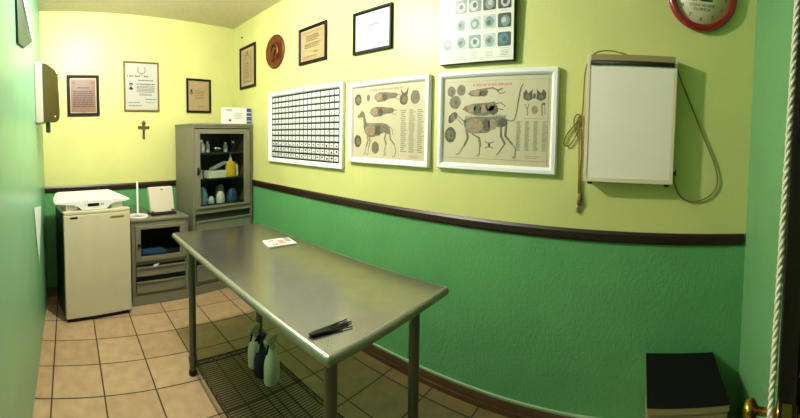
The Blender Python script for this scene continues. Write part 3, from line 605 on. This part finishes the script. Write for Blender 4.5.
# ------------------------------------------------------------------ low cabinet
LX, LY = 0.556, 3.265; LW, LD, LH = 0.562, 0.36, 0.808; LRZ = math.radians(3.5)
t = thing('low_cabinet', 'low olive grey steel cabinet with a dark window and two drawers', 'cabinet', (LX, LY, 0), LRZ)
def carcass(W, D, H, gx0, gx1, gz0, gz1, nicks=()):
    """sheet-steel body, open behind the window"""
    m = MB(); th = 0.012
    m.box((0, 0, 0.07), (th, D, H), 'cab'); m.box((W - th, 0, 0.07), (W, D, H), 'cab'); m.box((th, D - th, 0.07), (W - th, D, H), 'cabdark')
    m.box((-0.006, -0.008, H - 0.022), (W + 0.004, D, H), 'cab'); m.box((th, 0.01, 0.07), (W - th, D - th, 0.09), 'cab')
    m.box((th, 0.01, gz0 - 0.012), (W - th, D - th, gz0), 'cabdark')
    return m
m = carcass(LW, LD, LH, .08, .47, .465, .715)
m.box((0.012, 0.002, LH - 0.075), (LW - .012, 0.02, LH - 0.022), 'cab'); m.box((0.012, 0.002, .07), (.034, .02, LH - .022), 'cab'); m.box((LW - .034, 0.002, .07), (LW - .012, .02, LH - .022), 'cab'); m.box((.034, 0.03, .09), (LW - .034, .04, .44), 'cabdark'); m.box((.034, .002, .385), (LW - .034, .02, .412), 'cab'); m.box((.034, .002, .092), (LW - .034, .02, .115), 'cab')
m.build('body', t, 0.0025)
MB().box((0.006, 0.012, 0.0), (LW - 0.006, LD - 0.01, 0.07), 'cab').box((0.0, 0.0, 0.0), (LW, 0.012, 0.088), 'cab').build('plinth', t, 0.002)
dz0, dz1 = 0.416, 0.745
m = MB(); m.box((.036, -.012, dz0), (.086, .004, dz1), 'cab'); m.box((.470, -.012, dz0), (.530, .004, dz1), 'cab'); m.box((.086, -.012, dz0), (.470, .004, .462), 'cab'); m.box((.086, -.012, .715), (.470, .004, dz1), 'cab')
d_ = m.build('door', t, 0.003)
MB().box((.086, -.004, .462), (.470, -.001, .715), 'glass').build('pane', d_)
MB().lathe([(.010, -.012), (.010, -.020), (.017, -.026), (.017, -.034), (.010, -.038), (0, -.038)], 'black', (.064, 0, .575), 16, 'y').build('knob', d_)
for z0, z1 in ((.275, .362), (.118, .225)):
    dr = MB().box((.040, -.010, z0), (.522, .006, z1), 'cab').build('drawer', t, 0.004)
    MB().prism([(-.012, z1), (-.020, z1 + .004), (-.020, z1 - .012), (-.010, z1 - .012)], 'x', .045, .517, 'cab').build('pull_lip', dr)
# inside: a folded blue cloth
def blob(cx, cy, z, rx, ry, h, mt, seed, name, parent=None, rings=6, seg=14, wob=.28):
    random.seed(seed); m = MB(); R = []
    off = [1 + random.uniform(-wob, wob) for _ in range(seg)]
    for i in range(rings + 1):
        t_ = i / rings; k = (1 - t_ ** 3.5 * .5) * (0.9 if i == 0 else 1)
        R.append([(cx + rx * k * off[j] * (1 + random.uniform(-wob, wob) * .4) * math.cos(2 * PI * j / seg), cy + ry * k * off[j] * math.sin(2 * PI * j / seg), z + h * t_ * (1 + random.uniform(-.06, .06) * (i == rings))) for j in range(seg)])
    m.loft(R, mt, True); return m.build(name, parent)
def inplace(o, org, rz):  # move a top-level mesh built in a cabinet's own frame
    o.location = (org[0], org[1], 0); o.rotation_euler = (0, 0, rz); return o
o = MB(); random.seed(5)
for k in range(3): o.prism([(.12, .467 + .009 * k), (.34 - .02 * k, .467 + .009 * k), (.36 - .02 * k, .471 + .009 * k), (.34 - .02 * k, .4755 + .009 * k), (.12, .4755 + .009 * k)], 'y', .03 + .02 * k, .17 - .01 * k, mat('folded blue cloth', (60, 96, 150), 0.8) if k == 0 else bpy.data.materials['folded blue cloth'])
tag(inplace(o.build('folded_cloth', None, 0.003), (LX, LY), LRZ), 'folded blue cloth lying behind the window of the low cabinet', 'cloth')
tag(inplace(MB().prism([(.19, .3635), (.235, .3635), (.255, .388), (.21, .385)], 'y', -.024, -.0215, 'white').build('paper_slip'), (LX, LY), LRZ), 'white paper slip sticking out of the upper drawer of the low cabinet', 'paper')

# things on the low cabinet
t = thing('stand', 'thin white upright rod on a round ring base on the low cabinet', 'stand', (0.645, 3.405, LH))
MB().lathe([(.098, 0), (.100, .006), (.096, .012), (.072, .012), (.070, 0)], 'white', seg=36).build('ring_base', t)
m = MB(); m.lathe([(.014, .012), (.014, .02), (.009, .024), (.009, .335), (.005, .34)], 'white', seg=14); m.box((-.075, -.008, .003), (.075, .008, .011), 'white'); m.build('rod', t)
t = thing('cable', 'loose tangle of thin brown cable beside the white rod', 'cable', (0.0, 0.0, 0.0))
MB().tube(spline([(.62, 3.54, .814), (.59, 3.56, .83), (.64, 3.585, .858), (.71, 3.575, .845), (.72, 3.545, .826), (.66, 3.54, .82), (.60, 3.56, .846), (.63, 3.60, .88), (.70, 3.60, .865), (.76, 3.59, .83), (.80, 3.57, .813)], 8), .004, 'inkb', 6).build('lead', t)
tz = math.radians(7)
t = thing('document_case', 'square off white plastic case standing upright on a black base on the low cabinet', 'case', (0.890, 3.435, LH), RBK)
MB().box((-.126, -.055, 0), (.135, .06, .022), 'black').build('base', t, 0.004)
b_ = MB().prism([(-.118, .0), (.124, .0), (.126, .04), (.118, .235), (.108, .246), (-.128, .246), (-.136, .235), (-.122, .03)], 'y', -.022, .022, 'offwhite').build('case_body', t, 0.006, loc=(0, 0, .024), rot=(math.radians(-6), 0, 0))
MB().box((-.012, -.026, .215), (.012, -.021, .224), 'black').build('latch', b_)
for a, b, c, d in ((-.116, -.088, .002, .016), (.092, .120, .006, .022)): MB().box((a, -.026, c), (b, -.021, d), 'inkg').build('hinge', b_)

# ------------------------------------------------------------------ tall cabinet
TX, TY = 1.180, 3.317; TW, TD, TH = 0.704, 0.405, 1.690
t = thing('tall_cabinet', 'tall olive grey steel cabinet with a glass door in the far corner', 'cabinet', (TX, TY, 0), RBK)
m = carcass(TW, TD, TH, 0, 0, .872, 1.59)
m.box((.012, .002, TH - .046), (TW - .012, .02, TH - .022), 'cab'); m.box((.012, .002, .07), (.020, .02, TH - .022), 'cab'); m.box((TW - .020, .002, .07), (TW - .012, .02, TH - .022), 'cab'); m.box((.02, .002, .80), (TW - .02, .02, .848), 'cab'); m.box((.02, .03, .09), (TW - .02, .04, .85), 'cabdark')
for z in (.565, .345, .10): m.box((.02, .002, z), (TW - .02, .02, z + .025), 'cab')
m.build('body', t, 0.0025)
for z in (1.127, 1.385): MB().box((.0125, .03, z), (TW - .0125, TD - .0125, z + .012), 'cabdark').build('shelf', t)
MB().box((.01, .012, 0.0), (TW - .01, TD - .01, .07), 'cab').box((0, 0, 0), (TW, .012, .088), 'cab').build('plinth', t, 0.002)
m = MB(); a0, a1, b0, b1 = .016, .668, .852, 1.634; g0, g1, h0, h1 = .072, .592, .874, 1.588
m.box((a0, -.014, b0), (g0, .004, b1), 'cab'); m.box((g1, -.014, b0), (a1, .004, b1), 'cab'); m.box((g0, -.014, b0), (g1, .004, h0), 'cab'); m.box((g0, -.014, h1), (g1, .004, b1), 'cab')
d_ = m.build('door', t, 0.003)
MB().box((g0, -.005, h0), (g1, -.002, h1), 'glass').build('pane', d_)
MB().box((.036, -.020, 1.185), (.056, -.013, 1.26), 'blackmatte').lathe([(.012, -.018), (.014, -.034), (.008, -.038), (0, -.038)], 'black', (.046, 0, 1.235), 12, 'y').build('handle', d_)
for z0, z1 in ((.595, .735), (.375, .515), (.13, .295)):
    dr = MB().box((.028, -.010, z0), (TW - .030, .006, z1), 'cab').build('drawer', t, 0.004)
    MB().prism([(-.012, z1), (-.020, z1 + .004), (-.020, z1 - .014), (-.010, z1 - .014)], 'x', .034, TW - .036, 'cab').build('pull_lip', dr)

O = (TX, TY)
def bottle_prof(r, h, neck, cap): return [(r * .92, 0), (r, h * .03), (r, h * .62), (r * .8, h * .74), (neck, h * .80), (neck, h * .86)], [(cap, h * .85), (cap, h), (cap * .8, h)]
def bottle(name, label, x, y, z, r, h, mt, capm, group):
    px, py = O[0] + x * math.cos(RBK) - y * math.sin(RBK), O[1] + x * math.sin(RBK) + y * math.cos(RBK)
    t = thing(name, label, 'bottle', (px, py, z), 0, group); bp, cp = bottle_prof(r, h, r * .45, r * .5)
    MB().lathe(bp, mt, seg=16).build('bottle_body', t); MB().lathe(cp, capm, seg=14).build('cap', t); return t
def cbox(name, label, cat, x0, x1, y0, y1, z0, z1, mt, group=None):
    return tag(inplace(MB().box((x0, y0, z0), (x1, y1, z1), mt).build(name, None, 0.003), O, RBK), label, cat, group)
S1, S2, S3 = 1.398, 1.140, .873
G1 = 'supplies on the top shelf of the tall cabinet'; G2 = 'supplies on the middle shelf of the tall cabinet'; G3 = 'supplies on the bottom shelf of the tall cabinet'
bottle('jar', 'white jar at the left of the top shelf in the tall cabinet', .165, .14, S1, .036, .13, 'wbottle', 'white', G1)
cbox('dish', 'small low white dish beside the white jar on the top cabinet shelf', 'dish', .070, .122, .10, .16, S1, S1 + .022, 'white', G1)
bottle('bottle', 'small grey bottle second from the left on the top cabinet shelf', .252, .16, S1, .022, .115, 'clearbag', 'lgrey', G1)
t = thing('kidney_dish', 'shallow grey metal bowl in the middle of the top cabinet shelf', 'bowl', (O[0] + .37 * math.cos(RBK) - .18 * math.sin(RBK), O[1] + .37 * math.sin(RBK) + .18 * math.cos(RBK), S1), 0, G1)
MB().lathe([(.03, 0), (.05, .02), (.062, .05), (.060, .05), (.048, .022), (0, .006)], 'chrome', seg=24).build('bowl', t)
bottle('bottle', 'pale glass bottle right of the metal bowl on the top cabinet shelf', .47, .16, S1, .024, .10, 'clearbag', 'lgrey', G1)
bottle('bottle', 'dark bottle at the right end of the top cabinet shelf', .56, .15, S1, .022, .11, 'navy', 'lgrey', G1)
cbox('medicine_box', 'small white carton at the left of the middle cabinet shelf, bottom of two', 'box', .075, .135, .06, .12, S2, S2 + .045, 'white', G2)
cbox('medicine_box', 'small white carton lying on top of another on the middle cabinet shelf', 'box', .078, .133, .06, .12, S2 + .0465, S2 + .090, 'offwhite', G2)
cbox('glove_box', 'long white carton in the middle of the middle cabinet shelf', 'box', .205, .415, .05, .17, S2, S2 + .072, 'white', G2)
o = MB().box((-.095, -.03, 0), (.095, .03, .024), 'inkc').build('packet', None, .004); px = O[0] + .345 * math.cos(RBK) - .10 * math.sin(RBK); py = O[1] + .345 * math.sin(RBK) + .10 * math.cos(RBK)
o.location = (px, py, S2 + .108); o.rotation_euler = (0, math.radians(-22), RBK); tag(o, 'grey packet lying aslant on the long white carton in the tall cabinet', 'packet', G2)
t = thing('spray_bottle', 'yellow plastic bottle with a white nozzle in the glass fronted cabinet', 'bottle', (O[0] + .485 * math.cos(RBK) - .09 * math.sin(RBK), O[1] + .485 * math.sin(RBK) + .09 * math.cos(RBK), S2), 0, G2)
MB().loft([[(sx * a, sy * b, z) for sx, sy in ((-1, -.6), (-.7, -1), (.7, -1), (1, -.6), (1, .6), (.7, 1), (-.7, 1), (-1, .6))] for a, b, z in ((.050, .03, 0), (.052, .032, .01), (.052, .032, .13), (.046, .03, .15), (.018, .016, .165))], 'yell', True).build('bottle_body', t)
MB().lathe([(.016, .163), (.016, .195), (.009, .205), (.009, .235), (0, .238)], 'white', seg=14).build('nozzle', t)
bottle('bottle', 'thin white bottle at the right end of the middle cabinet shelf', .572, .10, S2, .017, .15, 'wbottle', 'black', G2)
def cblob(name, label, cat, x, y, z, rx, ry, h, mt, seed, g): return tag(inplace(blob(x, y, z, rx, ry, h, mt, seed, name), O, RBK), label, cat, g)
t = cblob('wrapped_pack', 'blue wrapped pack standing at the left of the bottom cabinet shelf', 'pack', .165, .13, S3, .055, .04, .17, 'bluebag', 11, G3)
cblob('plastic_bag', 'small crumpled clear bag next to the blue pack on the bottom cabinet shelf', 'bag', .268, .12, S3, .035, .04, .07, 'clearbag', 12, G3)
cblob('cotton_roll', 'white rounded cotton bundle in the middle of the bottom cabinet shelf', 'cotton', .368, .11, S3, .058, .05, .115, 'white', 13, G3)
cblob('plastic_bag', 'clear crumpled bag behind the white bundle on the bottom cabinet shelf', 'bag', .455, .24, S3, .06, .04, .16, 'clearbag', 14, G3)
cblob('plastic_bag', 'crumpled blue bag at the right end of the bottom cabinet shelf', 'bag', .525, .12, S3, .058, .05, .13, mat('deep blue film', (52, 92, 138), .4, var=.5, scale=25), 15, G3)

# carton on the cabinet
t = thing('carton', 'white and blue printed carton standing on top of the tall cabinet', 'box', (TX, TY, TH), RBK)
cb = MB().box((.350, .05, 0), (.662, .16, .168), 'white'); t.location = (TX + .056, TY - .015, TH)
m = MB()
for x0, z0, x1, z1, c in ((.600, .005, .660, .030, 'blue'), (.600, .036, .660, .078, 'blue'), (.600, .086, .660, .118, 'blue'), (.600, .126, .660, .166, 'blue'), (.375, .025, .405, .048, 'blue'), (.350, .130, .42, .138, 'inkc'), (.345, .142, .41, .148, 'blue')): strip(m, x0, z0, x1, z1, c)
textlines(m, .44, .56, .05, .12, 5, 'inkc', .4, .2)
for i in range(len(m.v)): m.v[i] = (m.v[i][0], m.v[i][1] + .0497, m.v[i][2])
for q_, i_ in zip(m.f, m.m): cb.add([m.v[k] for k in q_], [range(len(q_))], m.mats[i_])
cb.build('carton_body', t)

# ------------------------------------------------------------------ examination table
TZ = 0.845; x0, x1, y0, y1 = 0.742, 1.500, 0.852, 2.600
t = thing('examination_table', 'long stainless steel examination table with round legs and a wire shelf', 'table', (1.12, 1.72, 0))
def loc(p): return (p[0] - 1.12, p[1] - 1.72, p[2])
r = 0.021
m = MB(); m.box(loc((x0 + r, y0 + r, TZ - .012)), loc((x1 - r, y1 - r, TZ)), 'steel'); m.build('tabletop', t)
# rolled edge: half-round nosing swept round the rectangle
prof = [(0.0, 0.0)] + [(-r * math.sin(a), -r + r * math.cos(a)) for a in [PI * k / 10 for k in range(1, 10)]] + [(0.0, -2 * r), (.03, -2 * r), (.03, -2 * r + .004), (.004, -2 * r + .004), (.004, -.012), (0, -.012)]
cr = 0.0; rings = []
for cx, cy, sx, sy in ((x0 + r, y0 + r, -1, -1), (x1 - r, y0 + r, 1, -1), (x1 - r, y1 - r, 1, 1), (x0 + r, y1 - r, -1, 1)):
    a0 = math.atan2(sy, sx)
    for da in (-.7854, -.39, 0, .39, .7854):
        a = a0 + da; R_ = []
        for o_, z in prof:
            if o_ <= 0: R_.append(loc((cx - o_ * math.cos(a), cy - o_ * math.sin(a), TZ + z)))
            else: R_.append(loc((cx - o_ * sx, cy - o_ * sy, TZ + z)))
        rings.append(R_)
m = MB(); n = len(prof); v = [p for q in rings for p in q]; f = []
for i in range(len(rings)):
    j = (i + 1) % len(rings)
    for k in range(n): f.append((i * n + k, i * n + (k + 1) % n, j * n + (k + 1) % n, j * n + k))
m.add(v, f, 'edge', True); m.build('rolled_edge', t)
LEGS = ((0.764, 2.20), (1.245, 2.17), (0.790, 0.897), (1.270, 0.897))
for lx, ly in LEGS:
    lg = MB().lathe([(.0235, .03), (.0235, TZ - 2 * r + .006)], 'pipe', loc((lx, ly, 0)), 20).build('leg', t)
    MB().lathe([(.014, 0), (.027, .002), (.029, .012), (.027, .03), (.0235, .036)], 'black', loc((lx, ly, 0)), 18).build('foot', lg)
    MB().lathe([(.0245, .075), (.0285, .08), (.0285, .125), (.0245, .13)], 'pipe', loc((lx, ly, 0)), 18).build('collar', lg)
# wire shelf
m = MB(); sx0, sx1, sy0, sy1, sz = 0.775, 1.250, 0.905, 2.165, 0.108
for y in (sy0, sy1):
    for z in (sz, sz - .03): m.tube([loc((sx0, y, z)), loc((sx1, y, z))], .0038, 'wire', 6)
    n = 14
    zz = [loc((sx0 + (sx1 - sx0) * k / n, y, sz if k % 2 else sz - .03)) for k in range(n + 1)]; m.tube(zz, .0028, 'wire', 5)
for x in (sx0, sx1):
    for z in (sz, sz - .03): m.tube([loc((x, sy0, z)), loc((x, sy1, z))], .0038, 'wire', 6)
    n = 36
    zz = [loc((x, sy0 + (sy1 - sy0) * k / n, sz if k % 2 else sz - .03)) for k in range(n + 1)]; m.tube(zz, .0028, 'wire', 5)
n = 70
for k in range(1, n): y = sy0 + (sy1 - sy0) * k / n; m.tube([loc((sx0, y, sz + .003)), loc((sx1, y, sz + .003))], .0024, 'wire', 5)
for k in (1, 2, 3): x = sx0 + (sx1 - sx0) * k / 4; m.tube([loc((x, sy0, sz - .003)), loc((x, sy1, sz - .003))], .0035, 'wire', 6)
m.build('wire_shelf', t)

# brochure
BZ = TZ + 0.0005
t = thing('brochure', 'white leaflet with a red and blue print lying on the steel table', 'leaflet', (1.31, 2.02, BZ), math.radians(-6))
MB().prism([(-.105, -.075), (.095, -.080), (.11, .070), (-.085, .072)], 'z', 0, .010, 'brochure').build('pages', t, .001)
m = MB()
for pts, ink in (([(-.01, -.05), (.035, -.055), (.045, .03), (0, .035)], 'inkr'), ([(.045, -.02), (.09, -.03), (.10, .05), (.06, .055)], 'inkc'), ([(-.07, -.06), (-.03, -.062), (-.02, -.03), (-.06, -.025)], 'inkl'), ([(-.06, .02), (-.02, .02), (-.02, .05), (-.06, .05)], 'inkl'), ([(.06, .058), (.10, .055), (.105, .066), (.06, .067)], 'blue')):
    m.add([(a, b, .0105) for a, b in pts], [(0, 1, 2, 3)], ink)
m.build('cover_print', t)
# forceps: two pairs of slim dark instruments lying together
def forceps(label, loc_, rz, ln):
    t = thing('forceps', label, 'forceps', loc_, rz, 'dark forceps on the table corner')
    for s in (-1, 1):
        m = MB(); P = spline([(-ln * .5, s * .001, .006), (-ln * .38, s * .002, .007), (-ln * .1, s * .004, .006), (ln * .2, s * .008, .005), (ln * .42, s * .012, .004), (ln * .5, s * .013, .004)], 6)
        m.tube(P, [.0055] * 14 + [.0042] * 6 + [.0024] * (len(P) - 20), 'black', 8); m.build('arm', t)
    MB().lathe([(.005, .0), (.006, .003), (.006, .009), (.004, .011)], 'black', (-ln * .47, 0, 0), 12).build('joint', t)
forceps('black forceps lying with open tips at the near left table corner, the front pair', (0.858, 0.972, TZ + .0005), math.radians(-12), .165)
forceps('black forceps lying behind the other pair at the near table corner', (0.868, 0.990, TZ + .0005), math.radians(-4), .185)

# spray bottles on the wire shelf
def spray(label, x, y, rz, mt, trig, h):
    t = thing('spray_bottle', label, 'spray bottle', (x, y, 0.1135), rz, 'spray bottles on the wire shelf'); k = h / .30
    def ring(a, b, z): return [(a * math.copysign(abs(math.cos(q)) ** .75, math.cos(q)), b * math.copysign(abs(math.sin(q)) ** .75, math.sin(q)), z * k) for q in [2 * PI * i / 20 for i in range(20)]]
    MB().loft([ring(.048, .034, 0), ring(.052, .037, .006), ring(.053, .038, .10), ring(.050, .037, .13), ring(.034, .03, .165), ring(.021, .021, .185), ring(.016, .016, .20), ring(.016, .016, .215)], mt, True).build('bottle_body', t)
    MB().lathe([(.020, .212 * k), (.021, .216 * k), (.021, .24 * k), (.014, .245 * k)], trig, seg=16).build('collar', t)
    MB().prism([(-.030, .243 * k), (.022, .243 * k), (.030, .252 * k), (.062, .262 * k), (.066, .285 * k), (.02, .298 * k), (-.03, .292 * k), (-.045, .275 * k)], 'y', -.016, .016, trig).build('spray_head', t, .004)
    MB().tube(spline([(.036, 0, .258 * k), (.040, 0, .235 * k), (.052, 0, .205 * k), (.056, 0, .198 * k)], 5), .006, 'blackmatte' if trig != 'black' else 'trigger', 8).build('trigger', t)
    MB().lathe([(.0, 0), (.008, .001), (.008, .010), (.004, .012)], 'white', (0, 0, 0), 10, 'x').build('nozzle', t, loc=(.062, 0, .275 * k))
spray('white spray bottle with a pale trigger, frontmost of the three on the wire shelf', 1.100, 1.770, math.radians(205), 'wbottle', 'trigger', .29)
spray('dark navy spray bottle between the two white ones on the wire shelf', 1.085, 1.865, math.radians(215), 'navy', 'black', .25)
spray('white spray bottle standing behind the navy one on the wire shelf', 1.095, 1.960, math.radians(210), 'wbottle', 'trigger', .27)

# low box in the near right corner
t = thing('pedal_bin', 'low beige metal box with a flat black top in the right hand corner', 'box', (1.665, -0.245, 0))
MB().box((-.165, -.165, .012), (.225, .178, .425), 'oliveb').build('casing', t, .006)
MB().box((-.172, -.172, .455), (.228, .184, .464), 'blackmatte').build('lid', t, .006)
MB().box((-.170, -.170, .425), (.227, .183, .455), 'oliveb').build('rim', t, .002)
MB().box((-.15, -.15, 0), (.21, .165, .014), 'black').build('base', t)
